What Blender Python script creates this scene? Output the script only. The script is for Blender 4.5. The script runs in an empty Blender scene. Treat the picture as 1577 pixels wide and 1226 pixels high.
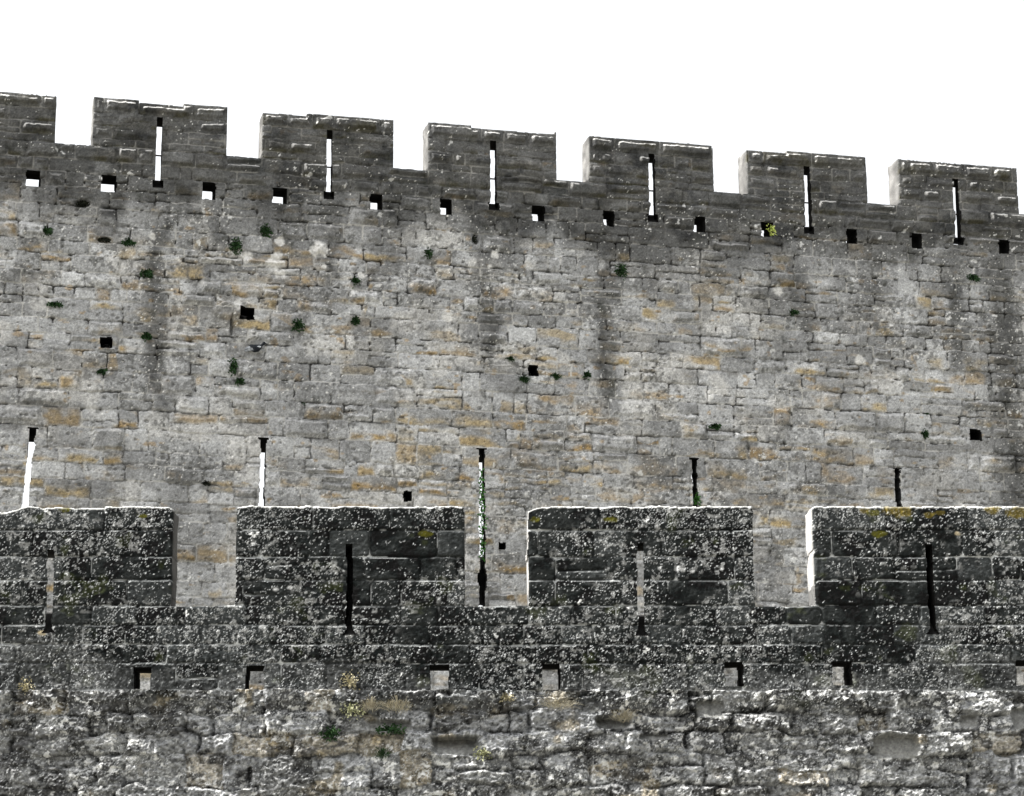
import bpy, math, random
import numpy as np

# ------------------------------------------------------------------ camera, sky, sun
SC = bpy.context.scene
F, PITCH, X0, Y0, CAMZ = 3617.6, 0.23875, 684.3, 613.0, 1.6      # focal length and principal point in photo pixels
cam_d = bpy.data.cameras.new("camera")
cam = bpy.data.objects.new("camera", cam_d)
SC.collection.objects.link(cam)
cam.location = (0, 0, CAMZ)
cam.rotation_euler = (math.pi / 2 + PITCH, 0, 0)
cam_d.sensor_width = 36.0
cam_d.lens = F / 1577 * 36.0
cam_d.shift_x = (788.5 - X0) / 1577
cam_d.clip_end = 6000
SC.camera = cam

SUN = np.array([-0.60, -0.09, 0.78]); SUN /= np.linalg.norm(SUN)   # direction towards the sun
w = bpy.data.worlds.new("World"); SC.world = w; w.use_nodes = True
nt = w.node_tree; nt.nodes.clear()
sky = nt.nodes.new("ShaderNodeTexSky"); sky.sky_type = 'NISHITA'; sky.sun_disc = False
sky.sun_elevation = math.asin(SUN[2]); sky.sun_rotation = math.atan2(SUN[0], SUN[1])
sky.air_density = 1.2; sky.dust_density = 5.0
hsv = nt.nodes.new("ShaderNodeHueSaturation"); hsv.inputs["Saturation"].default_value = 0.12
bg = nt.nodes.new("ShaderNodeBackground"); bg.inputs["Strength"].default_value = 0.15
wo = nt.nodes.new("ShaderNodeOutputWorld")
nt.links.new(sky.outputs[0], hsv.inputs["Color"]); nt.links.new(hsv.outputs[0], bg.inputs["Color"]); nt.links.new(bg.outputs[0], wo.inputs["Surface"])

sl = bpy.data.lights.new("sun", 'SUN'); sl.energy = 4.0; sl.angle = math.radians(0.5); sl.color = (1.0, 0.975, 0.94)
so = bpy.data.objects.new("sun", sl); SC.collection.objects.link(so)
so.rotation_euler = (math.acos(SUN[2]), 0, math.atan2(SUN[1], SUN[0]) + math.pi / 2)
SC.view_settings.view_transform = 'Standard'; SC.view_settings.look = 'None'
SC.view_settings.exposure = 1.3; SC.view_settings.gamma = 1.0
SC.cycles.max_bounces = 6; SC.cycles.diffuse_bounces = 4

# ------------------------------------------------------------------ wall planes and the photo's rays
class Plane:
    def __init__(s, origin_y, yaw): s.D, s.yaw = origin_y, yaw
    def at(s, px, py):                      # photo pixel -> (u, z) on the wall's plane
        X = (px - X0) / F; Y = -(py - Y0) / F
        c, k = math.cos(PITCH), math.sin(PITCH)
        d = np.array([X, c - Y * k, k + Y * c])
        n = np.array([-math.sin(s.yaw), math.cos(s.yaw), 0])
        q = d * (s.D * math.cos(s.yaw) / (d @ n))
        return q[0] * math.cos(s.yaw) + (q[1] - s.D) * math.sin(s.yaw), q[2] + CAMZ
FRONT, BACK = Plane(20.0, 0.0), Plane(33.6, 0.22041)

# ------------------------------------------------------------------ noise helpers (numpy)
_T = {}
def tab(seed):
    if seed not in _T: _T[seed] = np.random.default_rng(seed + 77).random((256, 256)).astype(np.float32)
    return _T[seed]
def noise(x, y, seed):                      # value noise 0..1
    t = tab(seed)
    ix = np.floor(x).astype(np.int64); iy = np.floor(y).astype(np.int64)
    fx = (x - ix).astype(np.float32); fy = (y - iy).astype(np.float32)
    fx = fx * fx * fx * (fx * (fx * 6 - 15) + 10); fy = fy * fy * fy * (fy * (fy * 6 - 15) + 10)
    a, b = ix & 255, (ix + 1) & 255; c, d = iy & 255, (iy + 1) & 255
    return (t[c, a] * (1 - fx) + t[c, b] * fx) * (1 - fy) + (t[d, a] * (1 - fx) + t[d, b] * fx) * fy
def fbm(x, y, seed, octv=4, gain=0.5):
    s = 0; a = 1; tot = 0
    for k in range(octv):
        s = s + a * noise(x * 2 ** k + 17.3 * k, y * 2 ** k + 9.1 * k, seed + k); tot += a; a *= gain
    return s / tot
def sstep(a, b, x):
    t = np.clip((x - a) / (b - a), 0, 1); return t * t * (3 - 2 * t)
def hsh(a, b, k):
    return tab(900 + k)[(a * 7 + b * 131 + 13) & 255, (a * 57 + b * 3 + k * 5) & 255]
def spots(x, y, seed, dens, rmin=.18, rmax=.5, stretch=1.0):
    """scatter of little rounded patches, one per lattice cell at most; returns a 0..1 cover"""
    best = np.zeros(x.shape, np.float32)
    ix = np.floor(x).astype(np.int64); iy = np.floor(y).astype(np.int64)
    t1, t2, t3, t4, t5 = (tab(300 + seed * 5 + k) for k in range(5))
    for dx in (-1, 0, 1):
        for dy in (-1, 0, 1):
            a, b = (ix + dx) & 255, (iy + dy) & 255
            cx = ix + dx + t1[b, a]; cy = iy + dy + t2[b, a]
            r = rmin + (rmax - rmin) * t3[b, a] ** 2
            ex = (x - cx); ey = (y - cy)
            if stretch != 1.0:
                an = t5[b, a] * 1.6 + .2; ca, sa = np.cos(an), np.sin(an)
                ex, ey = (ex * ca + ey * sa) / stretch, -ex * sa + ey * ca
            d = np.sqrt(ex * ex + ey * ey) / r
            best = np.maximum(best, np.where(t4[b, a] < dens, 1 - sstep(.75, 1.15, d), 0))
    return best

def masonry(U, Z, zl, seed, wmin, wmax, warp=.012, split=.12):
    """irregular coursed stones: id, distance to the nearest joint, place inside the stone"""
    Zw = Z + warp * 2 * (fbm(U * .9, Z * .9, seed, 3) - .5) + warp * 1.1 * (noise(U * 5, Z * 5, seed + 5) - .5)
    Uw = U + warp * 1.6 * (fbm(U * 1.3, Z * 5, seed + 7, 3) - .5)
    zl = np.array(sorted(zl)); rng = np.random.default_rng(seed)
    ci = np.clip(np.searchsorted(zl, Zw) - 1, 0, len(zl) - 2)
    sid = np.zeros(U.shape, np.int64); ex = np.zeros(U.shape); s = np.zeros(U.shape); wd = np.ones(U.shape)
    ub = U.min() - 1
    for c in range(len(zl) - 1):
        hgt = zl[c + 1] - zl[c]
        ws = rng.uniform(wmin, wmax, 160) ** 1.0; ws = ws * (0.75 + .25 * hgt / .25)
        xs = ub - rng.random() * .5 + np.concatenate([[0], np.cumsum(ws)])
        m = ci == c
        k = np.clip(np.searchsorted(xs, Uw[m]) - 1, 0, len(xs) - 2)
        x0, x1 = xs[k], xs[k + 1]
        sid[m] = c * 1000 + k * 2; s[m] = (Uw[m] - x0) / (x1 - x0); wd[m] = x1 - x0
        ex[m] = np.minimum(Uw[m] - x0, x1 - Uw[m])
    z0, z1 = zl[ci], zl[ci + 1]
    sp = hsh(sid % 1000, sid // 1000, 1)
    cut = z0 + (z1 - z0) * (.4 + .25 * hsh(sid % 1000, sid // 1000, 2))
    issp = (sp < split) & (z1 - z0 > .2)
    up = issp & (Zw > cut)
    zz0 = np.where(up, cut, z0); zz1 = np.where(issp & ~up, cut, z1)
    sid = sid + up
    ez = np.minimum(Zw - zz0, zz1 - Zw)
    t = (Zw - zz0) / (zz1 - zz0)
    rr = .035
    a = np.maximum(rr - ex, 0); b = np.maximum(rr - ez, 0)
    d = np.where((a > 0) & (b > 0), rr - np.sqrt(a * a + b * b), np.minimum(ex, ez))
    R = [hsh(sid % 1000, sid // 1000, k) for k in range(3, 11)]
    return dict(id=sid, d=np.maximum(d, 0), ex=ex, ez=ez, s=s, t=t, w=wd, h=zz1 - zz0, R=R, ci=ci)

def grid_lines(lo, f0, f1, hi, fine, coarse, snaps):
    a = np.arange(f0, f1, fine)
    n0 = max(1, int(round((f0 - lo) / coarse))); n1 = max(1, int(round((hi - f1) / coarse)))
    g = np.concatenate([np.linspace(lo, f0, n0 + 1)[:-1], a, np.linspace(f1, hi, n1 + 1)])
    for e in snaps:
        k = int(np.argmin(abs(g - e)))
        if 0 < k < len(g) - 1: g[k] = e
    return np.unique(np.round(g, 5))

def col(*c): return np.array(c, np.float32)
def mixc(C, c, m):
    m = np.clip(m, 0, 1)[..., None].astype(np.float32)
    return C * (1 - m) + (c if isinstance(c, np.ndarray) and c.ndim > 1 else np.array(c, np.float32)) * m

# ------------------------------------------------------------------ objects
def link(name, me, parent=None, mats=()):
    o = bpy.data.objects.new(name, me); SC.collection.objects.link(o)
    if parent is not None: o.parent = parent
    for m in mats: me.materials.append(m)
    return o
def tag(o, label=None, cat=None, group=None, kind=None):
    for k, v in (("label", label), ("category", cat), ("group", group), ("kind", kind)):
        if v: o[k] = v
    return o
def quad_mesh(name, V, Q, C=None, smooth=True):
    me = bpy.data.meshes.new(name)
    V = np.asarray(V, np.float32); Q = np.asarray(Q, np.int32)
    me.vertices.add(len(V)); me.vertices.foreach_set("co", V.ravel())
    me.loops.add(Q.size); me.loops.foreach_set("vertex_index", Q.ravel())
    me.polygons.add(len(Q)); me.polygons.foreach_set("loop_start", np.arange(0, Q.size, 4, dtype=np.int32))
    me.polygons.foreach_set("loop_total", np.full(len(Q), 4, np.int32))
    if smooth: me.polygons.foreach_set("use_smooth", np.ones(len(Q), bool))
    if C is not None:
        at = me.attributes.new("Col", 'FLOAT_COLOR', 'POINT')
        at.data.foreach_set("color", np.concatenate([C, np.ones((len(C), 1))], 1).astype(np.float32).ravel())
    me.update(calc_edges=True); me.validate()
    return me

class Wall:
    """a masonry face as a fine relief grid, with real openings, edges and thickness, cut into part meshes"""
    def __init__(s, name, plane, ug, zg, T, mat):
        s.plane, s.ug, s.zg, s.T, s.mat = plane, ug, zg, T, mat
        s.U, s.Z = np.meshgrid(ug, zg)
        s.uc, s.zc = np.meshgrid((ug[1:] + ug[:-1]) / 2, (zg[1:] + zg[:-1]) / 2)
        s.pid = np.zeros(s.uc.shape, np.int32)
        s.parts = {}; s.open = []
        s.root = bpy.data.objects.new(name, None); SC.collection.objects.link(s.root)
        s.root.location = (0, plane.D, 0); s.root.rotation_euler = (0, 0, plane.yaw)
    def add_part(s, name, mask, parent=None):
        k = len(s.parts) + 1; s.parts[k] = [name, parent]; s.pid[mask] = k; return k
    def add_open(s, name, mask, depth, lip=.15, splay=0., rise=0., blind=False, skew=0., tone=.12):
        m = mask & (s.pid > 0)
        if not m.any(): return None
        s.open.append(dict(name=name, depth=depth, lip=lip, splay=splay, rise=rise, blind=blind, skew=skew, tone=tone))
        s.pid[m] = -len(s.open); return len(s.open)
    def edges(s, inside, outside):
        """vertex index pairs of the grid edges between cells in two masks"""
        n = len(s.ug); P = np.pad
        I = P(inside, 1); O = P(outside, 1, constant_values=s._pad)
        out = []
        for dy, dx in ((0, 1), (0, -1), (1, 0), (-1, 0)):
            m = I[1:-1, 1:-1] & O[1 + dy:O.shape[0] - 1 + dy, 1 + dx:O.shape[1] - 1 + dx]
            r, c = np.nonzero(m)
            if dx == 1: a, b = r * n + c + 1, (r + 1) * n + c + 1
            elif dx == -1: a, b = (r + 1) * n + c, r * n + c
            elif dy == 1: a, b = (r + 1) * n + c + 1, (r + 1) * n + c
            else: a, b = r * n + c, r * n + c + 1
            out.append(np.stack([a, b], 1))
        return np.concatenate(out)
    def extrude(s, E, depth, fn=None, steps=7, base=0, jit=.007):
        """sheet of quads going back from boundary edges E; returns V, Q, C"""
        vs, inv = np.unique(E.ravel(), return_inverse=True); inv = inv.reshape(-1, 2)
        u, z, h = s.U.ravel()[vs], s.Z.ravel()[vs], s.H.ravel()[vs]
        V, C = [], []
        c0 = s.C.reshape(-1, 3)[vs]
        for i in range(steps + 1):
            f = i / steps; y = -h * (1 - f) + depth * f
            du = jit * 2 * (noise(z * 9 + 3, y * 12 + u * 2, 41) - .5) * min(1, i); dz = jit * 2 * (noise(u * 9, y * 12 + z * 2, 43) - .5) * min(1, i)
            uu, zz = u + du, z + dz
            if fn: uu, zz = fn(uu, zz, u, z, y)
            V.append(np.stack([uu, y, zz], 1))
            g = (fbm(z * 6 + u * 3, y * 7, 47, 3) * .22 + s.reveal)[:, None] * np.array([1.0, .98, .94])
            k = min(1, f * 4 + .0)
            for e in s.sooty: g = np.where((abs(u - e) < .03)[:, None], g * .22, g)  # sides turned away from the sun: their shade is put into the colour
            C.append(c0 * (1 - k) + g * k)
        m = len(vs); Q = []
        for i in range(steps):
            Q.append(np.stack([inv[:, 1] + i * m, inv[:, 0] + i * m, inv[:, 0] + (i + 1) * m, inv[:, 1] + (i + 1) * m], 1) + base)
        return np.concatenate(V), np.concatenate(Q), np.concatenate(C)
    def build(s):
        n = len(s.ug); s._pad = True
        objs = {}
        order = sorted(s.parts, key=lambda k: 0 if s.parts[k][1] is None else 1)
        for k in order:
            name, par = s.parts[k]
            r, c = np.nonzero(s.pid == k)
            if not len(r): continue
            q = np.stack([r * n + c, r * n + c + 1, (r + 1) * n + c + 1, (r + 1) * n + c], 1)
            vs, inv = np.unique(q.ravel(), return_inverse=True)
            V = np.stack([s.U.ravel()[vs], -s.H.ravel()[vs], s.Z.ravel()[vs]], 1); C = s.C.reshape(-1, 3)[vs]
            Q = inv.reshape(-1, 4)
            s._pad = True
            E = s.edges(s.pid == k, s.pid == 0)
            if len(E):
                v2, q2, c2 = s.extrude(E, s.T, base=len(V), steps=9)
                V = np.concatenate([V, v2]); Q = np.concatenate([Q, q2]); C = np.concatenate([C, c2])
            if s.backs.get(k):
                bv, bq = [], []
                for (a0, a1, b0, b1, y) in s.backs[k]:
                    b = len(bv); bv += [(a0, y, b0), (a1, y, b0), (a1, y, b1), (a0, y, b1)]; bq.append((b + 3, b + 2, b + 1, b))
                if bv:
                    Q = np.concatenate([Q, np.array(bq) + len(V)]); V = np.concatenate([V, np.array(bv)])
                    C = np.concatenate([C, np.full((len(bv), 3), .25)])
            objs[k] = link(name, quad_mesh(name, V, Q, C), objs[par] if par else s.root, [s.mat])
        s._pad = False
        for k, o in enumerate(s.open, 1):
            m = s.pid == -k
            E = s.edges(m, s.pid > 0)
            r, c = np.nonzero(m)
            if not len(r): continue
            uc = (s.ug[c].min() + s.ug[c + 1].max()) / 2; z0 = s.zg[r].min(); hw = s.ug[c + 1].max() - uc
            def fn(uu, zz, u, z, y, o=o, uc=uc, z0=z0, hw=hw):
                f = np.clip(y, 0, None)
                uu = uu + np.sign(u - uc) * np.minimum(1, abs(u - uc) / hw * 1.5) * o['splay'] * np.clip(f - o['lip'], 0, None) + o['skew'] * f
                zz = zz + np.where(z < z0 + 1e-4, o['rise'] * f / o['depth'], 0)
                return uu, zz
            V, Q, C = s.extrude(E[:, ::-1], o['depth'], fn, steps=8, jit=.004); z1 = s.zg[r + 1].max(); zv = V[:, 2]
            C = np.clip(C * np.where((zv > z0 + .24) & (zv < z1 - .09), o['tone'], min(o['tone'], .08))[:, None], 0, .7)  # shade inside the openings painted into the lining, deepest at sill and head
            if o['blind']:
                q = np.stack([r * n + c, r * n + c + 1, (r + 1) * n + c + 1, (r + 1) * n + c], 1)
                vs, inv = np.unique(q.ravel(), return_inverse=True)
                uu, zz = fn(s.U.ravel()[vs], s.Z.ravel()[vs], s.U.ravel()[vs], s.Z.ravel()[vs], np.full(len(vs), o['depth']))
                Q = np.concatenate([Q, inv.reshape(-1, 4) + len(V)])
                V = np.concatenate([V, np.stack([uu, np.full(len(vs), o['depth']) + .01 * noise(uu * 20, zz * 20, 3), zz], 1)])
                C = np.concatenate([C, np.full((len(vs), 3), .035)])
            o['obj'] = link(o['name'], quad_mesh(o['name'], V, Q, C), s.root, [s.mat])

def stone_material(name, bump, nscale):
    m = bpy.data.materials.new(name); m.use_nodes = True; t = m.node_tree; N = t.nodes; L = t.links
    b = N["Principled BSDF"]; b.inputs["Roughness"].default_value = .92; b.inputs["Specular IOR Level"].default_value = .0
    a = N.new("ShaderNodeAttribute"); a.attribute_name = "Col"
    co = N.new("ShaderNodeTexCoord")
    n1 = N.new("ShaderNodeTexNoise"); n1.inputs["Scale"].default_value = nscale; n1.inputs["Detail"].default_value = 5; n1.inputs["Roughness"].default_value = .7
    mr = N.new("ShaderNodeMapRange"); mr.inputs["From Min"].default_value = .25; mr.inputs["From Max"].default_value = .75
    mr.inputs["To Min"].default_value = .72; mr.inputs["To Max"].default_value = 1.28
    mx = N.new("ShaderNodeMix"); mx.data_type = 'RGBA'; mx.blend_type = 'MULTIPLY'; mx.inputs["Factor"].default_value = 1.0
    L.new(co.outputs["Object"], n1.inputs["Vector"]); L.new(n1.outputs["Fac"], mr.inputs["Value"])
    L.new(a.outputs["Color"], mx.inputs["A"]); L.new(mr.outputs["Result"], mx.inputs["B"]); L.new(mx.outputs["Result"], b.inputs["Base Color"])
    n2 = N.new("ShaderNodeTexNoise"); n2.inputs["Scale"].default_value = nscale * 1.6; n2.inputs["Detail"].default_value = 4
    bp = N.new("ShaderNodeBump"); bp.inputs["Strength"].default_value = 1.0; bp.inputs["Distance"].default_value = bump
    L.new(co.outputs["Object"], n2.inputs["Vector"]); L.new(n2.outputs["Fac"], bp.inputs["Height"]); L.new(bp.outputs["Normal"], b.inputs["Normal"])
    return m
MAT_BACK = stone_material("weathered_ashlar", .006, 45)
MAT_FRONT = stone_material("lichened_ashlar", .005, 70)
def plain(name, c, rough=.8, c2=None, scale=8):
    m = bpy.data.materials.new(name); m.use_nodes = True; t = m.node_tree; b = t.nodes["Principled BSDF"]
    b.inputs["Roughness"].default_value = rough; b.inputs["Specular IOR Level"].default_value = .1
    n = t.nodes.new("ShaderNodeTexNoise"); n.inputs["Scale"].default_value = scale; n.inputs["Detail"].default_value = 4
    r = t.nodes.new("ShaderNodeValToRGB"); r.color_ramp.elements[0].position = .35; r.color_ramp.elements[1].position = .65
    r.color_ramp.elements[0].color = (*c, 1); r.color_ramp.elements[1].color = (*(c2 or [x * 1.5 for x in c]), 1)
    co = t.nodes.new("ShaderNodeTexCoord")
    t.links.new(co.outputs["Object"], n.inputs["Vector"]); t.links.new(n.outputs["Fac"], r.inputs["Fac"]); t.links.new(r.outputs["Color"], b.inputs["Base Color"])
    return m

# ------------------------------------------------------------------ ground
gm = bpy.data.meshes.new("ground")
gm.from_pydata([(-2500, -2500, 0), (2500, -2500, 0), (2500, 2500, 0), (-2500, 2500, 0)], [], [(0, 1, 2, 3)])
tag(link("ground", gm, None, [plain("dry_grass_and_gravel", (.14, .14, .115), .95, (.23, .22, .20), .6)]), kind="structure")

# ================================================================== the tall inner wall
at = BACK.at
bm_l = [None, 142, 404, 660, 908, 1150, 1383]; bm_r = [84, 349, 606, 857, 1098, 1333, 1564]
top_y = lambda x: np.interp(x, [8, 84, 142, 349, 404, 606, 661, 857, 908, 1098, 1150, 1333, 1383, 1563], [138, 142, 148, 164, 171, 182, 187, 203, 208, 224, 227, 241, 245, 258])
BM = []
for l, r in zip(bm_l, bm_r):
    ur = at(r, 230)[0]; ul = at(l, 230)[0] if l else ur - 1.99
    BM.append((ul, ur, at((l or -100) * .5 + r * .5, top_y((l or 8) * .5 + r * .5))[1]))
BM.append((BM[-1][0] + 2.53, BM[-1][0] + 4.52, BM[-1][2])); BM.insert(0, (BM[0][0] - 2.53, BM[0][0] - .54, BM[0][2]))
ZT = float(np.mean([b[2] for b in BM])); ZS = float(np.mean([at(x, y)[1] for x, y in ((112, 221), (376, 240), (631, 260), (879, 278), (1119, 296), (1355, 314))]))
slits_b = [(245, 180, 290), (507, 199, 307), (760, 217, 325), (1004.5, 237, 342), (1244, 256, 360), (1474, 275, 377)]
holes_b = [(40, 62, 262, 287), (156, 180, 270, 295), (312, 332, 281, 307), (420, 442, 289, 313), (570, 589, 299, 323), (678, 696, 307, 331), (820, 839, 317, 341), (929, 946, 325, 348), (1070, 1086, 333, 358), (1172, 1191, 342, 364), (1304, 1320, 352, 375), (1404, 1420, 360, 382), (1538, 1554, 369, 391)]
loops_b = [(45, 657), (403, 674), (742.5, 690), (1072, 705), (1387, 720)]
ug = grid_lines(BM[0][0] - .4, at(-70, 230)[0] - 1.6, at(1660, 300)[0] + 1.4, BM[-1][1] + .4, .0122, .035, [e for b in BM for e in b[:2]])
zg = grid_lines(0, at(700, 1085)[1], ZT + .05, ZT + .06, .0122, .08, [ZS])
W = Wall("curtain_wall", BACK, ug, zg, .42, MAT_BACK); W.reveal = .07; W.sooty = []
U, Z, uc, zc = W.U, W.Z, W.uc, W.zc
rng = np.random.default_rng(5)
zl = [ZT + .3, ZT - .235, ZT - .44, ZT - .64, ZS, ZS - .24, ZS - .43, ZS - .66]
while zl[-1] > -.3: zl.append(zl[-1] - float(rng.choice([.17, .2, .22, .25, .27, .3])) - .02 * rng.random())
fz = .3 + .7 * (Z < ZS - .5)
M = masonry(U + .030 * fz * (fbm(U * 9, Z * 11, 149, 3, .6) - .5), Z + .034 * fz * (fbm(U * 8, Z * 9, 150, 3, .6) - .5), zl, 11, .18, .72, .016, .30)
R = M['R']
# silhouette: every merlon has a slightly uneven top, some coping stones sit lower
def top_of(u, b):
    t = np.full(u.shape, b[2]); k = hsh((np.floor((u - b[0]) / .66)).astype(np.int64) + 3, np.int64(round(b[0] * 10)) + 500, 12)
    t = t - .04 * (k < .3) - .008 * noise(u * 5, u * 0 + b[0], 51) - .004 * noise(u * 40, u * 0, 52)
    return t
body = zc < ZS - .008 * noise(uc * 12, uc * 0, 53)
kb = W.add_part("masonry", body)
EDGE = np.full(U.shape, 9.0)              # distance to the wall's outer edge, for worn arrises
EDGE = np.minimum(EDGE, np.where(Z > ZS - 1, 9, 9))
merl_k = []
inm = np.zeros(U.shape, bool)
for b in BM:
    tp = top_of(uc, b)
    m = (uc > b[0]) & (uc < b[1]) & (zc >= ZS - .02) & (zc < tp) & ~body
    k = W.add_part("merlon", m & (zc < ZT - .235)); merl_k.append(k)
    for i in range(3):
        a0 = b[0] + (b[1] - b[0]) * i / 3; a1 = b[0] + (b[1] - b[0]) * (i + 1) / 3
        W.add_part("coping_stone", m & (zc >= ZT - .235) & (uc >= a0) & (uc < a1), k)
    mv = (U >= b[0] - 1e-4) & (U <= b[1] + 1e-4) & (Z >= ZS)
    inm |= mv
    tv = top_of(U, b)
    EDGE = np.where(mv, np.minimum(np.minimum(np.where(Z > ZS + .03, np.minimum(U - b[0], b[1] - U), 9), tv - Z), EDGE), EDGE)
EDGE = np.where(inm, EDGE, np.minimum(EDGE, ZS - Z))
for b in BM: EDGE = np.where(~inm & (U > b[0]) & (U < b[1]), 9, EDGE)
EDGE = np.maximum(EDGE, 0)
def rect(px0, px1, py0, py1, at=at):
    xm, ym = (px0 + px1) / 2, (py0 + py1) / 2
    return at(px0, ym)[0], at(px1, ym)[0], at(xm, py1)[1], at(xm, py0)[1]
def jag(uc, zc, seed, a=.012): return a * 2 * (noise(zc * 14 + seed, uc * 0 + seed, 61) - .5)
bars = []
hole_recs = []
for i, (x, y0, y1) in enumerate(slits_b):
    a0, a1, b0, b1 = rect(x - 4.6, x + 4.6, y0, y1)
    fish = np.where(zc < b0 + .13, .035, 0)
    m = (uc > a0 - fish) & (uc < a1 + fish) & (zc > b0) & (zc < b1)
    W.add_open("arrow_slit", m, .42, lip=.13, splay=.55, rise=.26); bars.append(((a0 + a1) / 2, b1 - (b1 - b0) * .52, len(W.open) - 1))
    hole_recs.append((a0 - .2, a1 + .2, b0, b1))
for x0, x1, y0, y1 in holes_b:
    a0, a1, b0, b1 = rect(x0, x1, y0, y1)
    W.add_open("drain_hole", (uc > a0 + jag(uc, zc, x0, .008)) & (uc < a1 + jag(uc, zc, x0 + 3, .008)) & (zc > b0 + jag(zc, uc, x0, .008)) & (zc < b1), .42); hole_recs.append((a0, a1, b0, b1))
for i, (x, y0) in enumerate(loops_b):
    a0, a1, b0, b1 = rect(x - 4.2, x + 4.2, y0, 935)
    lean = (-.07 if i == 0 else 0) * (b1 - zc) / 1.2 if i == 0 else 0 * zc
    a = uc - lean
    wdt = .012 * (noise(zc * 5, zc * 0 + i, 63) - .3) + np.where(zc > b1 - .03, .03, 0) + .03 * np.exp(-((zc - at(742, 893)[1]) / .12) ** 2)
    m = (a > a0 - wdt + jag(uc, zc, i * 7)) & (a < a1 + wdt + jag(uc, zc, i * 7 + 3)) & (zc > b0) & (zc < b1)
    W.add_open("arrow_slit", m, 1.0, lip=[.1, .16, .2, .24, .26][i], splay=.6, rise=[.2, .2, .92, .3, .3][i]); hole_recs.append((a0 - .5, a1 + .5, b0, b1))
for x0, x1, y0, y1 in ((369, 392, 473, 493), (154, 172, 519, 537), (814, 829, 563, 579), (621, 635, 757, 772), (1493, 1511, 661, 679), (768, 778, 836, 846)):
    a0, a1, b0, b1 = rect(x0, x1, y0, y1); j = .012
    m = (uc > a0 + jag(uc, zc, x0, j)) & (uc < a1 + jag(uc, zc, x0 + 5, j)) & (zc > b0 + jag(zc, uc, x0, j)) & (zc < b1 + jag(zc, uc, x0 + 9, j))
    W.add_open("putlog_hole", m, .45, blind=True)

# relief
d = M['d']
zone = sstep(ZS - .55, ZS - .15, Z)                                   # 1 on the parapet, 0 on the wall below
lowz = sstep(ZS - 3.2, ZS - 5.2, Z)
smear = sstep(.56, .66, fbm(U * 2.3, Z * 3.0, 70, 4) + .05 * lowz)
openj = np.clip(np.maximum(sstep(.57, .66, fbm(U * 2.6, Z * 6.5, 71, 5, .6)) * (1 - smear) * (1 - .55 * lowz), sstep(.65, .70, fbm(U * 8, Z * 11, 72, 2)) * (1 - .4 * lowz)), 0, 1) * (1 - .6 * zone)     # where the mortar has fallen out
jw = .005 + .011 * noise(U * 8, Z * 8, 73)
H = (R[0] - .5) * .016 + (R[1] - .5) * .02 * (M['t'] - .5) * 2 + (R[2] - .5) * .014 * (M['s'] - .5) * 2
boss = np.where(R[3] < .16 + .6 * zone + .4 * (Z > ZT - .24), .026 + .03 * R[4] + .016 * (Z > ZT - .24), .004)
bx = .05 + .05 * R[5] * (1 - zone)
nd = np.minimum(d, EDGE) + .016 * (noise(U * 16, Z * 16, 75) - .5)
H = H * sstep(0, .07, EDGE)
H = H + boss * sstep(.028 + .022 * (Z > ZS), bx + .025 * (Z > ZS), nd)
H += .016 * (fbm(U * 6, Z * 7, 77, 5, .6) - .5) + .010 * (fbm(U * 28, Z * 32, 83, 3, .7) - .5)
pits = spots(U * 11, Z * 14, 3, .22, .12, .42) * (1 - .5 * zone); H -= pits * .018
H -= (.004 * (1 - smear) + .045 * openj) * (1 - sstep(jw * .25, jw * 1.1, d))
H -= .009 * np.exp(-(d / .018) ** 2) * (.3 + R[6]) * (1 - .8 * smear)
r = .004 + .022 * fbm(U * 4, Z * 4, 87, 3) ** 2
H -= np.where(EDGE < r, r - np.sqrt(np.maximum(r * r - (r - EDGE) ** 2, 0)), 0) * 1.0
def bump_at(px, py, ru, rz, hh, soft=.35):
    global H
    a, b = at(px, py); q = np.sqrt(((U - a) / ru) ** 2 + ((Z - b) / rz) ** 2) + .25 * (noise(U * 9, Z * 9, 89) - .5)
    H = H + hh * (1 - sstep(1 - soft, 1, q))
bump_at(352, 478, .25, .14, .09, .25); bump_at(128, 313, .14, .07, -.07); bump_at(160, 369, .12, .05, -.05); bump_at(733, 368, .06, .1, -.05)
bump_at(357, 500, .03, .16, -.07, .2); bump_at(395, 541, .13, .03, .05); bump_at(392, 527, .12, .07, -.05)
W.H = H
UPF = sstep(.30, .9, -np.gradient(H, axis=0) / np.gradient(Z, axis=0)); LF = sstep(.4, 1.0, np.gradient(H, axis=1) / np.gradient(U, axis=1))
# colour: pale limestone and sandstone, ochre bands, black patina below the crenels and spouts, lichen
C = np.ones(U.shape + (3,), np.float32) * col(.375, .378, .376)
C *= (.72 + .50 * R[5])[..., None]
C *= (.82 + .36 * fbm(U * 3, Z * 4, 91, 4))[..., None]
C = mixc(C, col(.50, .49, .465), sstep(.55, .7, fbm(U * 1.7, Z * 2.2, 95, 4)) * .6)
reg = fbm(U * .55 + 4, Z * .8, 99, 3)
och = np.clip((R[7] < .22 + .5 * sstep(.45, .6, reg)) * (.35 + .65 * sstep(0, .05, d + .03 * (noise(U * 13, Z * 13, 102) - .4))) + .8 * sstep(.66, .76, fbm(U * 1.9, Z * 6, 101, 4)), 0, 1) * (1 - .75 * zone)
band = np.where(R[2] < .3, .75, sstep(.85, .15, M['t'] + .7 * (fbm(U * 5, Z * 8, 103, 3) - .5)))
oc = col(.31, .215, .10) * 1.0
oc2 = mixc(np.ones(C.shape, np.float32) * oc, col(.38, .32, .20), R[0] * .8)
C = mixc(C, oc2, och * band * sstep(.34, .70, fbm(U * 3.2, Z * 7, 105, 4)) * 1.15 * (R[4] * .6 + .55))
C = mixc(C, col(.14, .135, .12), (R[7] < .55) * sstep(.5, .95, M['t']) * sstep(.45, .65, fbm(U * 4, Z * 8, 107, 3)) * .55)
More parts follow.
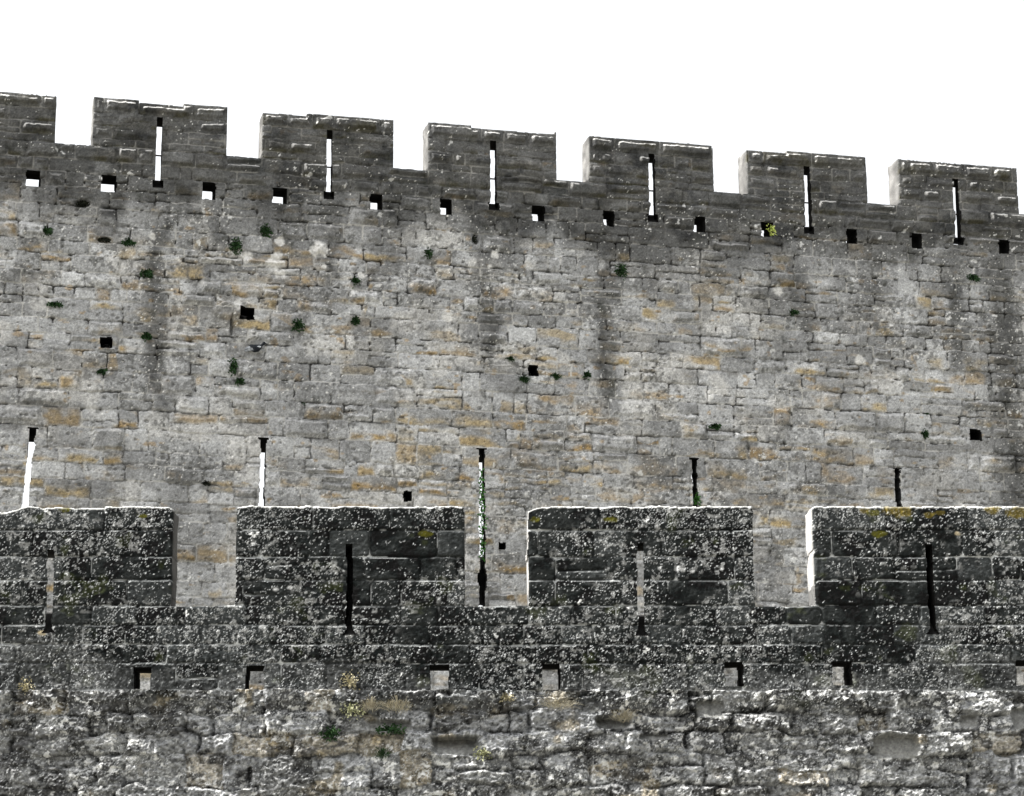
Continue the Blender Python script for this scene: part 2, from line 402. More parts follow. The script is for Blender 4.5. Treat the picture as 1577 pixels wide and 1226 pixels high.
C = mixc(C, col(.33, .23, .11), sstep(.77, .86, fbm(U * 5.1 + 31, Z * 8, 108, 3)) * .6)
# black patina
lo = ZS - .85 - 1.3 * (fbm(U * 1.2, Z * .35, 109, 4, .6) - .5)
pat = sstep(-.55, .30, Z - lo) * (.52 + .75 * fbm(U * 2.5, Z * 4, 113, 5, .6))
streak = np.zeros(U.shape)
for px, y0, y1, wd_, s_ in ((240, 300, 640, .16, .75), (507, 310, 460, .15, .7), (755, 330, 560, .17, .7), (938, 350, 650, .18, .75), (1005, 345, 470, .15, .6), (1235, 370, 520, .2, .6), (1350, 390, 520, .3, .55), (1478, 380, 560, .18, .7), (1565, 300, 800, .3, .85), (600, 330, 420, .25, .5), (120, 300, 350, .4, .6), (345, 320, 400, .3, .45), (660, 420, 520, .2, .4), (1100, 360, 460, .3, .5), (440, 330, 380, .3, .4), (1190, 420, 560, .3, .35), (40, 360, 420, .2, .35), (1010, 650, 780, .5, .22), (300, 700, 780, .6, .25), (150, 680, 780, .5, .25), (800, 760, 930, .5, .35), (310, 780, 900, .5, .25)):
    a, b0 = at(px, y1); _, b1 = at(px, y0)
    q = .72 * abs(U - a + .16 * (noise(Z * 1.7, Z * 0 + px, 117) - .5) + .16 * (fbm(U * 5, Z * 4, 118, 3) - .5)) / wd_ + .5 * (fbm(U * 11, Z * 7, 120, 3) - .5)
    streak = np.maximum(streak, .9 * s_ * (1 - sstep(.1, 1.15, q)) * sstep(b0 - .35, b0 + .4, Z) * (1 - sstep(b1, b1 + .2, Z)) * (.62 + .75 * fbm(U * 9, Z * 5, 119, 3)))
dark = np.clip(np.maximum(pat, streak), 0, 1)
C = mixc(C, col(.036, .036, .034), dark * .95)
C = mixc(C, col(.095, .093, .085), zone * sstep(.5, .62, fbm(U * 3, Z * 6, 121, 3)) * .6)
C = mixc(C, col(.050, .047, .030), sstep(-.7, -.2, Z - ZS) * (R[7] < .65) * sstep(.42, .12, M['t']) * sstep(.34, .52, fbm(U * 5, Z * 8, 122, 3)) * .85)  # olive darkening low on each stone: underside shade put into the colour
C = mixc(C, col(.040, .041, .042), dark * sstep(.52, .64, fbm(U * 2.6, Z * 3, 125, 5, .6)) * .8)
for (l_, r_) in zip(bm_r[:-1], bm_l[1:]):                                # soot-black run-off under each crenel sill
    a = (at(l_, 230)[0] + at(r_, 230)[0]) / 2
    q = abs(U - a) / .34
    C = mixc(C, col(.045, .047, .046), (1 - sstep(.5, 1.15, q + .4 * (noise(U * 6, Z * 4, 127) - .5))) * sstep(ZS - .52, ZS - .2, Z) * (Z < ZS + .01) * .75)
C = mixc(C, col(.035, .034, .03), pits * .35 * (R[6] > .3))
mott = fbm(U * 30, Z * 34, 131, 3, .7)
C *= (.66 + .68 * mott)[..., None]
weath = np.clip(.02 + .42 * sstep(.42, .62, fbm(U * 1.5, Z * 2.1, 135, 4)) + .25 * streak - .12 * zone, 0, 1)
C = mixc(C, col(.09, .09, .085), sstep(.53, .66, fbm(U * 17, Z * 19, 136, 3)) * np.clip(1.7 * weath + .04, 0, 1) * .8)
C = mixc(C, col(.115, .115, .113), sstep(.47, .60, fbm(U * 1.8 + 7, Z * 2.6, 138, 4)) * (.35 + .5 * fbm(U * 24, Z * 26, 139, 3)) * .75)
C = mixc(C, col(.05, .052, .045), sstep(.62, .80, fbm(U * 7, Z * 6, 140, 5, .65)) * (.2 + .9 * fbm(U * 30, Z * 32, 142, 2)) * .8)
C = mixc(C, col(.74, .73, .69), spots(U * 34 + 1.1 * fbm(U * 30, Z * 30, 144, 2), Z * 36, 1, weath * .30, .12, .42) * .7)
C = mixc(C, col(.62, .62, .60), spots(U * 13 + 1.3 * fbm(U * 18, Z * 18, 145, 2), Z * 14 + fbm(U * 18, Z * 18, 146, 2), 2, weath * .13, .10, .5) * .7)
mort = (1 - sstep(jw * .4, jw * 1.1, d)) * (1 - openj)
C = mixc(C, col(.03, .028, .025), (1 - sstep(jw * .2, jw * .9, d)) * openj * .75)
C = mixc(C, col(.16, .155, .145), (1 - sstep(.004, .011, d)) * (1 - openj) * (1 - smear) * sstep(.45, .55, fbm(U * 4, Z * 5, 159, 2)) * .6)
C *= (.70 + .60 * noise(U * 78, Z * 80, 160))[..., None] * (.82 + .36 * fbm(U * 44, Z * 46, 164, 2))[..., None]
edge_light = np.clip((UPF + .9 * LF * sstep(.35, .6, M['t'])) * zone * np.where(Z > ZT - .25, .9, 1.0 * (R[6] < .30) * (Z > ZS - .15)) * sstep(.36, .46, fbm(U * 5, Z * 7, 147, 3)) + UPF * (1 - zone) * .22, 0, 1)  # sun highlights on upward and left-facing edges, painted as pale colour
C = mixc(C, col(.56, .55, .53), edge_light * .95 * sstep(.020, .03, np.minimum(d, EDGE)))
C = mixc(C, col(.46, .45, .42), mort * (1 - .75 * dark) * sstep(.35, .6, noise(U * 3, Z * 4, 137)) * .8)
for px, py, ra in ((234, 364, .07), (490, 384, .15), (378, 396, .12), (425, 402, .17), (432, 420, .10), (762, 393, .075), (755, 411, .05), (1197, 446, .10), (430, 372, .08), (1090, 605, .12), (500, 410, .06), (1325, 556, .1), (365, 470, .09), (556, 425, .08), (690, 490, .1)):
    a, b = at(px, py); q = np.sqrt((U - a) ** 2 + ((Z - b) * 1.05) ** 2) / ra + 1.3 * (fbm(U * 9, Z * 9, 141, 4, .65) - .5)
    C = mixc(C, col(.68, .67, .64), (1 - sstep(.6, 1.0, q)) * (.4 + .6 * noise(U * 40, Z * 40, 143)))
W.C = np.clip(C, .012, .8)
# back sheets
backs = []
us = sorted({ug[0], ug[-1], *[e for b in BM for e in b[:2]], *[e for h in hole_recs for e in h[:2]]})
zs = sorted({0., ZS, ZT - .235, ZS - .95, *[e for h in hole_recs for e in h[2:]]})
W.backs = {kb: []}
for a0, a1 in zip(us[:-1], us[1:]):
    for b0, b1 in zip(zs[:-1], zs[1:]):
        cu, cz = (a0 + a1) / 2, (b0 + b1) / 2
        if any(h[0] < cu < h[1] and h[2] < cz < h[3] for h in hole_recs): continue
        if cz < ZS: W.backs[kb].append((a0, a1, b0, b1, .42 if cz > ZS - .95 else 1.0))
        else:
            for k, b in zip(merl_k, BM):
                if b[0] < cu < b[1]: W.backs.setdefault(k, []).append((a0, a1, b0, b1, .42))
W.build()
tag(W.root, "tall pale grey crenellated stone wall with ochre patches rising behind", "wall", kind="thing")
iron = plain("rusted_iron", (.03, .025, .02), .7)
def tube(pts, r, n=6):
    V, Q = [], []
    pts = np.array(pts, float)
    for i, p in enumerate(pts):
        t = pts[min(i + 1, len(pts) - 1)] - pts[max(i - 1, 0)]; t /= np.linalg.norm(t)
        a = np.cross(t, (0.3, .2, 1) if abs(t[2]) < .9 else (1, 0, 0)); a /= np.linalg.norm(a); b = np.cross(t, a)
        rr = r[i] if hasattr(r, '__len__') else r
        for k in range(n): V.append(p + rr * (math.cos(k * 2 * math.pi / n) * a + math.sin(k * 2 * math.pi / n) * b))
    for i in range(len(pts) - 1):
        for k in range(n): Q.append((i * n + k, i * n + (k + 1) % n, (i + 1) * n + (k + 1) % n, (i + 1) * n + k))
    return V, Q
for u_, z_, k in bars:
    V, Q = tube([(u_ - .08, .08, z_), (u_, .08, z_), (u_ + .08, .08, z_)], .012)
    link("iron_bar", quad_mesh("iron_bar", V, Q), W.open[k]['obj'], [iron])

# ================================================================== the near outer wall
at = FRONT.at
fm = [(-100, 264.5), (364, 715), (814, 1161), (1254, 1600)]
FZT = float(np.mean([at(x, 778)[1] for x in (200, 600, 1000, 1400)])); FZS = float(np.mean([at(x, 932)[1] for x in (310, 760, 1200)]))
FMr = [[at(a, 850)[0], at(b, 850)[0]] for a, b in fm]
FMr[0][0] = FMr[0][1] - 1.97; FMr[3][1] = FMr[3][0] + 1.97
FMr = [[FMr[0][0] - 2.51, FMr[0][0] - .55]] + FMr + [[FMr[3][0] + 2.51, FMr[3][1] + 2.51]]
zl1062 = at(700, 1063)[1]; zl1022 = at(700, 1021)[1]
ug = grid_lines(FMr[0][0] - .4, at(-60, 900)[0] - 1.5, at(1640, 900)[0] + 1.3, FMr[-1][1] + .4, .0074, .035, [e for b in FMr for e in b])
zg = grid_lines(0, at(700, 1262)[1], FZT + .02, FZT + .03, .0074, .06, [FZS])
FW = Wall("outer_wall", FRONT, ug, zg, .41, MAT_FRONT); FW.reveal = .26; FW.sooty = [b[1] for b in FMr]  # sooty: right-facing merlon sides whose shade is painted into the colour, no soot
U, Z, uc, zc = FW.U, FW.Z, FW.uc, FW.zc
Y = lambda y: at(700, y)[1]
zl = [FZT + .3, Y(816), Y(857), Y(893), FZS, Y(962), Y(992), zl1022, zl1062]
M1 = masonry(U, Z, zl + [zl1062 - 5], 21, .24, .62, .006, .05)
rng = np.random.default_rng(8)
zr = [zl1062 + .05]
while zr[-1] > -.3: zr.append(zr[-1] - float(rng.choice([.13, .17, .2, .24, .28])))
M2 = masonry(U + .05 * (fbm(U * 8, Z * 9, 148, 4, .65) - .5), Z + .06 * (fbm(U * 7, Z * 9, 149, 4, .65) - .5), zr, 23, .16, .58, .045, .35)
rub = Z < zl1062 - .004 + .02 * (noise(U * 3, U * 0, 151) - .5) + .035 * (fbm(U * 7, U * 0, 152, 4, .7) - .5)                # rubble below the spout course
pick = lambda k: np.where(rub, M2[k], M1[k])
d, t_, s_ = pick('d'), pick('t'), pick('s'); R = [np.where(rub, a, b) for a, b in zip(M2['R'], M1['R'])]
rubf = rub.astype(float)
xpx = lambda x: at(x, 800)[0]
def ftop(u):
    t = FZT - .012 * noise(u * 6, u * 0 + 2, 153) - .008 * noise(u * 30, u * 0, 154)
    t = t - .045 * (1 - sstep(xpx(8), xpx(45), u)) * (u < xpx(150)) - .012 * ((u > xpx(60)) & (u < xpx(160)))
    q = np.clip((xpx(842) - u) / (xpx(842) - xpx(813)), 0, 1); t = t - np.where((u > xpx(790)) & (u < xpx(843)), .055 * q ** 2.4, 0)
    q = np.clip((u - xpx(257)) / (xpx(266) - xpx(257)), 0, 1); t = t - np.where((u > xpx(250)) & (u < xpx(275)), .018 * q ** 2, 0)
    return t
sillz = lambda u: FZS - .02 * noise(u * 5, u * 0, 155) + .008 * noise(u * 22, u * 0, 156)
body = zc < sillz(uc)
brub = zc < zl1062 - .004 + .02 * (noise(uc * 3, uc * 0, 151) - .5) + .035 * (fbm(uc * 7, uc * 0, 152, 4, .7) - .5)
kr = FW.add_part("rubble_base", brub); kp = FW.add_part("parapet_masonry", body & ~brub)
EDGE = np.full(U.shape, 9.0); inm = np.zeros(U.shape, bool); fk = []
cop = [.26, .5, .25, .4, .36, .4]
for i, b in enumerate(FMr):
    wob = .012 * (noise(zc * 9, zc * 0 + i, 157) - .5)
    m = (uc > b[0] + wob) & (uc < b[1] + wob) & ~body & (zc < ftop(uc))
    zcop = Y(816)
    k = FW.add_part("merlon", m & (zc < zcop)); fk.append(k)
    cuts = [b[0] - 1, *[b[0] + (b[1] - b[0]) * f for f in ((.41, .66) if i % 2 else (.32, .68))], b[1] + 1]
    if i == 1: cuts = [b[0] - 1, xpx(-20), xpx(160), b[1] + 1]
    if i == 2: cuts = [b[0] - 1, xpx(482), xpx(600), b[1] + 1]
    if i == 3: cuts = [b[0] - 1, xpx(924), xpx(1044), b[1] + 1]
    for a0, a1 in zip(cuts[:-1], cuts[1:]): FW.add_part("coping_stone", m & (zc >= zcop) & (uc >= a0) & (uc < a1), k)
    cutd = np.min([abs(U - c_) for c_ in cuts], axis=0)
    mv = (U >= b[0] - .01) & (U <= b[1] + .01) & (Z >= FZS - .01); inm |= mv
    EDGE = np.where(mv, np.minimum(np.minimum(np.where(Z > FZS + .02, np.minimum(U - b[0], b[1] - U), 9), ftop(U) - Z), EDGE), EDGE)
    cm = mv & (Z > zcop)
    dd = np.minimum(cutd, np.where(cm, Z - zcop, 9)); d = np.where(cm, np.maximum(dd, 0), d)
    ck = np.searchsorted(np.array(cuts[1:-1]), U); 
    R = [np.where(cm, hsh(ck + 5 * i, ck * 0 + j, 13), x_) for j, x_ in enumerate(R)]
EDGE = np.where(inm, EDGE, np.where((Z > FZS - .3), sillz(U) - Z, 9))
for b in FMr: EDGE = np.where(~inm & (U > b[0] - .01) & (U < b[1] + .01), 9, EDGE)
EDGE = np.maximum(EDGE, 0)
fh = []
for i, (x, y0, y1, blind) in enumerate(((76.5, 847, 976, False), (538, 838, 978, True), (986.5, 836, 979, False), (1434, 838, 977, True))):
    a0, a1, b0, b1 = rect(x - 5, x + 5, y0, y1, at)
    fish = np.where(zc < b0 + .05, .035 * (1 - (zc - b0) / .05), 0)
    jj = jag(uc, zc, i * 5, .008)
    FW.add_open("arrow_slit", (uc > a0 - fish + jj) & (uc < a1 + fish + jj * .6) & (zc > b0) & (zc < b1), .40 if not blind else .38, lip=.04, splay=0 if blind else (1.0 if i == 0 else .25), rise=.25, blind=blind, tone=.12 if blind else 1.7)  # open slits get a pale lining: light on the reveals painted in
    if not blind: fh.append((a0 - .4, a1 + .4, b0, b1))
for x0, x1, y0, y1 in ((206, 232, 1028, 1063), (378, 407, 1025, 1062), (662, 692, 1024, 1063), (835, 863, 1022, 1062), (1116, 1145, 1019, 1057), (1282, 1312, 1018, 1056), (1566, 1596, 1017, 1055)):
    a0, a1, b0, b1 = rect(x0, x1, y0, y1, at)
    jj = jag(uc, zc, x0, .006)
    FW.add_open("drain_hole", (uc > a0 + jj) & (uc < a1 - jj) & (zc > b0) & (zc < b1), .41); fh.append((a0, a1, b0, b1))
# relief
jw = .006 + .004 * noise(U * 9, Z * 9, 161) + rubf * (.002 + .014 * noise(U * 6, Z * 6, 162))
H = (R[0] - .5) * (.008 + .085 * rubf) + (R[1] - .5) * (.006 + .05 * rubf) * (t_ - .5) * 2 + (R[2] - .5) * (.006 + .05 * rubf) * (s_ - .5) * 2
ledge = sstep(zl1062 - .16, zl1062 - .05, Z + .10 * (fbm(U * 3, Z * 2, 238, 3) - .5)) * sstep(.40, .52, fbm(U * 1.7, U * 0, 239, 3))
H += rubf * .05 * ledge + rubf * (.030 + .03 * (noise(U * 1.5, Z * 1.5, 163) - .5))
H += (.012 + .03 * rubf) * (fbm(U * 7, Z * 8, 165, 5, .65) - .5) + (.018 + .034 * rubf) * (fbm(U * 26, Z * 32, 171, 3, .8) - .5)
H -= rubf * .012 * np.clip(.16 - abs(fbm(U * 2.2, Z * 11, 172, 4, .6) - .5), 0, 1) / .16 * sstep(.4, .6, noise(U * 2, Z * 3, 174))
openj = sstep(.4, .6, fbm(U * 2.5, Z * 3, 173, 3)); rsm = sstep(.48, .58, fbm(U * 3, Z * 4, 180, 4))
H -= (.004 + .012 * openj + rubf * (1 - rsm) * (.008 + .045 * openj)) * (1 - sstep(jw * .35, jw * 1.5, d))
H -= (.007 + .007 * rubf) * np.exp(-(d / (.012 + .012 * rubf)) ** 2) * (1 - .8 * rubf * rsm)
H -= rubf * .03 * spots(U * 7 + fbm(U * 9, Z * 9, 176, 2), Z * 11, 6, .3, .15, .5)
r = .010 + .04 * fbm(U * 5, Z * 5, 175, 3) ** 2
H -= np.where(EDGE < r, r - np.sqrt(np.maximum(r * r - (r - EDGE) ** 2, 0)), 0)
smooth = np.zeros(U.shape)
for x0, x1, y0, y1, dep, ar in ((658, 742, 1133, 1163, .13, 0), (915, 972, 1103, 1124, .10, 0), (1345, 1418, 1128, 1172, .07, 1), (1072, 1118, 1078, 1108, .06, 1), (1555, 1600, 1088, 1125, .07, 0), (980, 1030, 1130, 1140, .07, 0), (1478, 1505, 1100, 1122, .06, 0), (560, 640, 1108, 1128, .06, 0)):
    a0, a1, b0, b1 = rect(x0, x1, y0, y1, at)
    cu, cz, hu, hz = (a0 + a1) / 2, (b0 + b1) / 2, (a1 - a0) / 2, (b1 - b0) / 2
    p = 4.0 if ar else 6.0
    q = (abs((U - cu) / hu) ** p + abs((Z - cz) / hz) ** p) ** (1 / p) + .45 * (fbm(U * 8, Z * 9, 177, 4, .6) - .5)
    mk = 1 - sstep(.80, 1.0, q)
    slope = np.clip((Z - b0) / (b1 - b0), 0, 1)
    H = H * (1 - mk * .85) + mk * (.04 - dep * (.3 + 1.7 * slope) + .02 * (fbm(U * 12, Z * 14, 178, 4, .6) - .5)); smooth = np.maximum(smooth, mk)
UPF = sstep(.30, .9, -np.gradient(H, axis=0) / np.gradient(Z, axis=0)); LF = sstep(.4, 1.0, np.gradient(H, axis=1) / np.gradient(U, axis=1))
# colour
rough = 1 - smooth
bb = fbm(U * 1.9, Z * 2.7, 211, 4)
dens = np.clip(.12 + .40 * sstep(.42, .62, bb) + .46 * (R[4] - .5) + .30 * sstep(Y(850), Y(790), Z) + .16 * sstep(Y(940), Y(990), Z), 0.03, .9) * rough
wu = 1.2 * (fbm(U * 34, Z * 34, 226, 2) - .5); wz = 1.2 * (fbm(U * 34, Z * 34, 228, 2) - .5)
S1 = spots(U * 64 + wu * 2.4, Z * 70 + wz * 2.4, 4, dens * .50, .08, .27, 2.2); S2 = spots(U * 84 + wu * 2.4, Z * 92 + wz * 2.4, 5, dens * .46, .14, .38, 1.7)
lowf = sstep(Y(950), Y(1000), Z) * (1 - rubf)
H += .005 * S1 + lowf * .030 * (fbm(U * 30, Z * 34, 236, 3, .75) - .5)
FW.H = H
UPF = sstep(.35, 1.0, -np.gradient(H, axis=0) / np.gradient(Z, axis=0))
C = np.ones(U.shape + (3,), np.float32) * col(.158, .160, .158)
C *= (.75 + .5 * R[5])[..., None]
C *= (.7 + .6 * fbm(U * 4, Z * 5, 181, 4))[..., None]
C = mixc(C, col(.245, .25, .256), rubf * sstep(.52, .66, fbm(U * 1.6, Z * 2, 183, 3)) * .7)
C = mixc(C, col(.30, .25, .16), rubf * (R[7] < .10) * .4 + rubf * sstep(.68, .76, fbm(U * 3 + 9, Z * 4, 187, 3)) * .5)
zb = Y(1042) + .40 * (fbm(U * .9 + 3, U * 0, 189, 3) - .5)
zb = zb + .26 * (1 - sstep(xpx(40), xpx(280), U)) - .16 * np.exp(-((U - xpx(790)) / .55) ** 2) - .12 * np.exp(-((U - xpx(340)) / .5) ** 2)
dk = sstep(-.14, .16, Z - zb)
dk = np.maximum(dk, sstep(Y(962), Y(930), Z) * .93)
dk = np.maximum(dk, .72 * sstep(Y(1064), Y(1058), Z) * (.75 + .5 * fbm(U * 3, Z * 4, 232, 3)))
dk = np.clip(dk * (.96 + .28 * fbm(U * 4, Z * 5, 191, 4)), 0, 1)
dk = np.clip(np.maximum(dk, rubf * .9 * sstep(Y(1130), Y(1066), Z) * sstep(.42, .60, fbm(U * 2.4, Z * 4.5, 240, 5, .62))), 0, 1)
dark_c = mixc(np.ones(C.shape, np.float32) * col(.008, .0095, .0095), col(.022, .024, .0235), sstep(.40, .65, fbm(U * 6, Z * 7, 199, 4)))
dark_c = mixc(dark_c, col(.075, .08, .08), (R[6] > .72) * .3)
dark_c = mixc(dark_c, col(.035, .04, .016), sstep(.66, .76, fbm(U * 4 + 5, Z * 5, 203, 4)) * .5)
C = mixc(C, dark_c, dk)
C = mixc(C, col(.05, .05, .05), rubf * sstep(.49, .60, fbm(U * 4.2, Z * 7.5, 205, 5, .6)) * .85 * (1 - smooth))
C *= np.where(rub,  np.clip(-.25 + 2.5 * fbm(U * 34, Z * 40, 207, 3, .8), .12, 2.4), (.5 - .6 * lowf) + (1.0 + 1.3 * lowf) * fbm(U * 40, Z * 44, 207, 3, .7))[..., None]
fg = (.20 + .38 * noise(U * 23, Z * 23, 231))[..., None] * np.array([1, 1.02, 1.01], np.float32)
C = mixc(C, fg.astype(np.float32) * 1.15, S1 * .9)
C = mixc(C, fg.astype(np.float32), S2 * .75)
C = mixc(C, col(.76, .76, .74), spots(U * 13 + wu, Z * 14 + wz, 7, dens * .05, .06, .28) * .8)
C = mixc(C, col(.58, .58, .57), UPF * rubf * rough * sstep(.5, .62, fbm(U * 9, Z * 12, 229, 3)) * .35)  # highlights on up-facing rubble edges painted into the colour
C = mixc(C, col(.34, .35, .345), (1 - rubf) * UPF * (1 - sstep(.016, .024, d)) * sstep(.42, .55, fbm(U * 4, Z * 6, 237, 3)) * .5)  # light caught by the upper joint edges, painted as thin pale lines
C = mixc(C, col(.66, .66, .64), sstep(.60, .68, fbm(U * 20, Z * 24, 213, 4, .65)) * (.25 + .6 * rubf) * sstep(.4, .6, bb) * rough)
# white mortar left in some of the joints
mort = (1 - sstep(.0015, .0055, d)) * (1 - rubf)
C = mixc(C, col(.52, .53, .52), mort * sstep(.52, .62, fbm(U * 3.2, Z * 4.6, 217, 4)) * sstep(.3, .6, noise(U * 17, Z * 17, 218)) * .8)
C = mixc(C, col(.50, .50, .48), (Z > FZS) * (1 - sstep(.006, .022, ftop(U) - Z + .022 * (fbm(U * 16, Z * 16, 234, 3, .7) - .42))) * .85)  # sunlit rim of the merlon tops painted in as a pale line
for px, py, ra, c_ in ((100, 785, .06, 0), (220, 794, .05, 0), (1385, 785, .16, 1), (1330, 786, .06, 1), (1430, 793, .06, 1), (1448, 790, .05, 1), (1530, 784, .09, 1), (1566, 790, .13, 1), (1475, 822, .05, 2), (65, 975, .05, 2), (655, 822, .07, 0), (1345, 790, .07, 0), (1352, 822, .08, 0), (825, 800, .05, 0), (940, 800, .06, 0)):
    a, b = at(px, py); q = np.sqrt((U - a) ** 2 + ((Z - b) * 2.0) ** 2) / ra + 1.2 * (fbm(U * 16, Z * 16, 219, 4, .65) - .5)
    C = mixc(C, [col(.09, .085, .012), col(.13, .10, .022), col(.5, .42, .28)][c_], (1 - sstep(.55, 1.0, q)) * (.5 + .5 * noise(U * 50, Z * 50, 221)) * .95)
for px, py, ra in ((425, 908, .035), (447, 905, .03), (1045, 876, .045), (1066, 880, .03), (1183, 990, .022), (1203, 970, .022), (130, 793, .022)):
    a, b = at(px, py); q = np.sqrt((U - a) ** 2 + ((Z - b) * 1.4) ** 2) / ra + .7 * (fbm(U * 16, Z * 16, 223, 3) - .5)
    C = mixc(C, col(.55, .55, .54), (1 - sstep(.5, 1.0, q)) * .7)
C = mixc(C, col(.20, .20, .188) * 1.0, smooth * .8)
C = mixc(C, C * (.35 + 1.3 * fbm(U * 36, Z * 40, 225, 4, .75))[..., None], smooth)
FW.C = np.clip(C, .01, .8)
FW.backs = {kp: [], kr: [(ug[0], ug[-1], 0., zl1062 - .2, .41)]}
us = sorted({ug[0], ug[-1], *[e for b in FMr for e in b], *[e for h in fh for e in h[:2]]})
zs = sorted({zl1062 - .2, FZS, FZT - .02, *[e for h in fh for e in h[2:]]})
for a0, a1 in zip(us[:-1], us[1:]):
    for b0, b1 in zip(zs[:-1], zs[1:]):
        cu, cz = (a0 + a1) / 2, (b0 + b1) / 2
        if any(h[0] < cu < h[1] and h[2] < cz < h[3] for h in fh): continue
        if cz < FZS: FW.backs[kp].append((a0, a1, b0, b1, .41))
        else:
            for k, b in zip(fk, FMr):
                if b[0] < cu < b[1]: FW.backs.setdefault(k, []).append((a0, a1, b0, b1, .41))
FW.build()
tag(FW.root, "low near crenellated wall blackened and white flecked by lichen", "wall", kind="thing")

# ================================================================== plants, pigeon
def leaf_mat(name, a, b):
    return plain(name, a, .7, b, 25)
GREEN = leaf_mat("dark_green_leaf", (.012, .03, .012), (.04, .085, .03)); IVY = leaf_mat("ivy_leaf", (.025, .075, .015), (.06, .17, .04))
LIME = leaf_mat("lime_leaf", (.30, .38, .06), (.62, .66, .25)); PALE = leaf_mat("pale_stonecrop", (.20, .21, .10), (.42, .42, .28)); DRY = leaf_mat("dry_straw", (.26, .23, .16), (.46, .43, .34))
GOLD = leaf_mat("golden_stonecrop", (.26, .23, .13), (.44, .40, .28)); MOSS = leaf_mat("black_moss", (.012, .014, .010), (.03, .034, .022))
def to_world(plane, u, z, out=0.02):
    c, s = math.cos(plane.yaw), math.sin(plane.yaw)
    return (u * c + out * s, plane.D + u * s - out * c, z)
def surf(WL, u, z):
    i = min(max(np.searchsorted(WL.zg, z), 0), len(WL.zg) - 1); j = min(max(np.searchsorted(WL.ug, u), 0), len(WL.ug) - 1)
    return float(WL.H[i, j])
def plant(WL, px, py, ru, rz, style, mat, label, name="wall_weed", group=None, seed=0, n=None):
    """a tuft rooted in the wall: narrow bent leaves on short stems, all one mesh"""
    rg = random.Random(seed * 131 + int(px * 7 + py))
    u, z = WL.plane.at(px, py); k_ = .85 if WL is W else 1.15; ru *= k_; rz *= k_
    V, Q = [], []
    n = n or int(100 + 1500 * ru)
    size = {"leafy": .029, "grass": .012, "succ": .019, "moss": .022}[style] * (1 if WL is W else .75)
    for i in range(n):
        a = rg.uniform(0, 2 * math.pi); rad = min(1.05, abs(rg.gauss(0, .58)))
        x, zz = ru * rad * math.cos(a), rz * rad * math.sin(a) - (.25 * rz * rg.random() if style == 'leafy' else 0)
        yy = -rg.random() * .5 * min(ru, rz) * 1.6 * max(.1, 1.1 - rad) - .005
        p = np.array([x, yy, zz])
        if style == "grass":
            p = np.array([x * .5, yy * .3, -rz * .7]); p = p + np.array([rg.gauss(0, .3) * ru, 0, rg.gauss(0, .22) * rz]); d_ = np.array([x * .9 + rg.gauss(0, .3) * ru, -rg.uniform(.1, .9) * ru, rg.uniform(.35, 1.35) * rz])
        else:
            d_ = np.array([x / ru * .7 + rg.uniform(-.5, .5), -rg.uniform(.1, .8), rg.uniform(-.3, .9)])
            d_ *= size * rg.uniform(.9, 2.0) / np.linalg.norm(d_)
        side = np.cross(d_, [rg.uniform(-.4, .4), -1, rg.uniform(-.4, .4)]); nl = np.linalg.norm(side)
        if nl < 1e-6: continue
        side *= size * (.5 if style != "grass" else .17 if WL is FW else .3) * rg.uniform(.6, 1.1) / nl
        droop = np.array([0, -.1, -.35]) * np.linalg.norm(d_)
        b = len(V)
        mid = p + d_ * .5
        V += [p - side * .25, p + side * .25, mid + side, mid - side, p + d_ + droop + side * .15, p + d_ + droop - side * .15]
        Q += [(b, b + 1, b + 2, b + 3), (b + 3, b + 2, b + 4, b + 5)]
    for i in range(4):
        e = np.array([rg.uniform(-.7, .7) * ru, -.02, rg.uniform(-.2, .7) * rz])
        tv, tq = tube([(0, .04, -rz * .5), e * .5 + np.array([0, -.01, 0]), e], [.005, .004, .003], 4)
        Q += [tuple(k + len(V) for k in q) for q in tq]; V += tv
    o = link(name, quad_mesh(name, V, Q, None, False), None, [mat])
    o.location = to_world(WL.plane, u, z, surf(WL, u, z) + (.02 if WL is FW else -.012)); o.rotation_euler = (0, 0, WL.plane.yaw)
    return tag(o, label, "plant", group, "thing")
WG = "weeds growing in the joints of the tall wall"
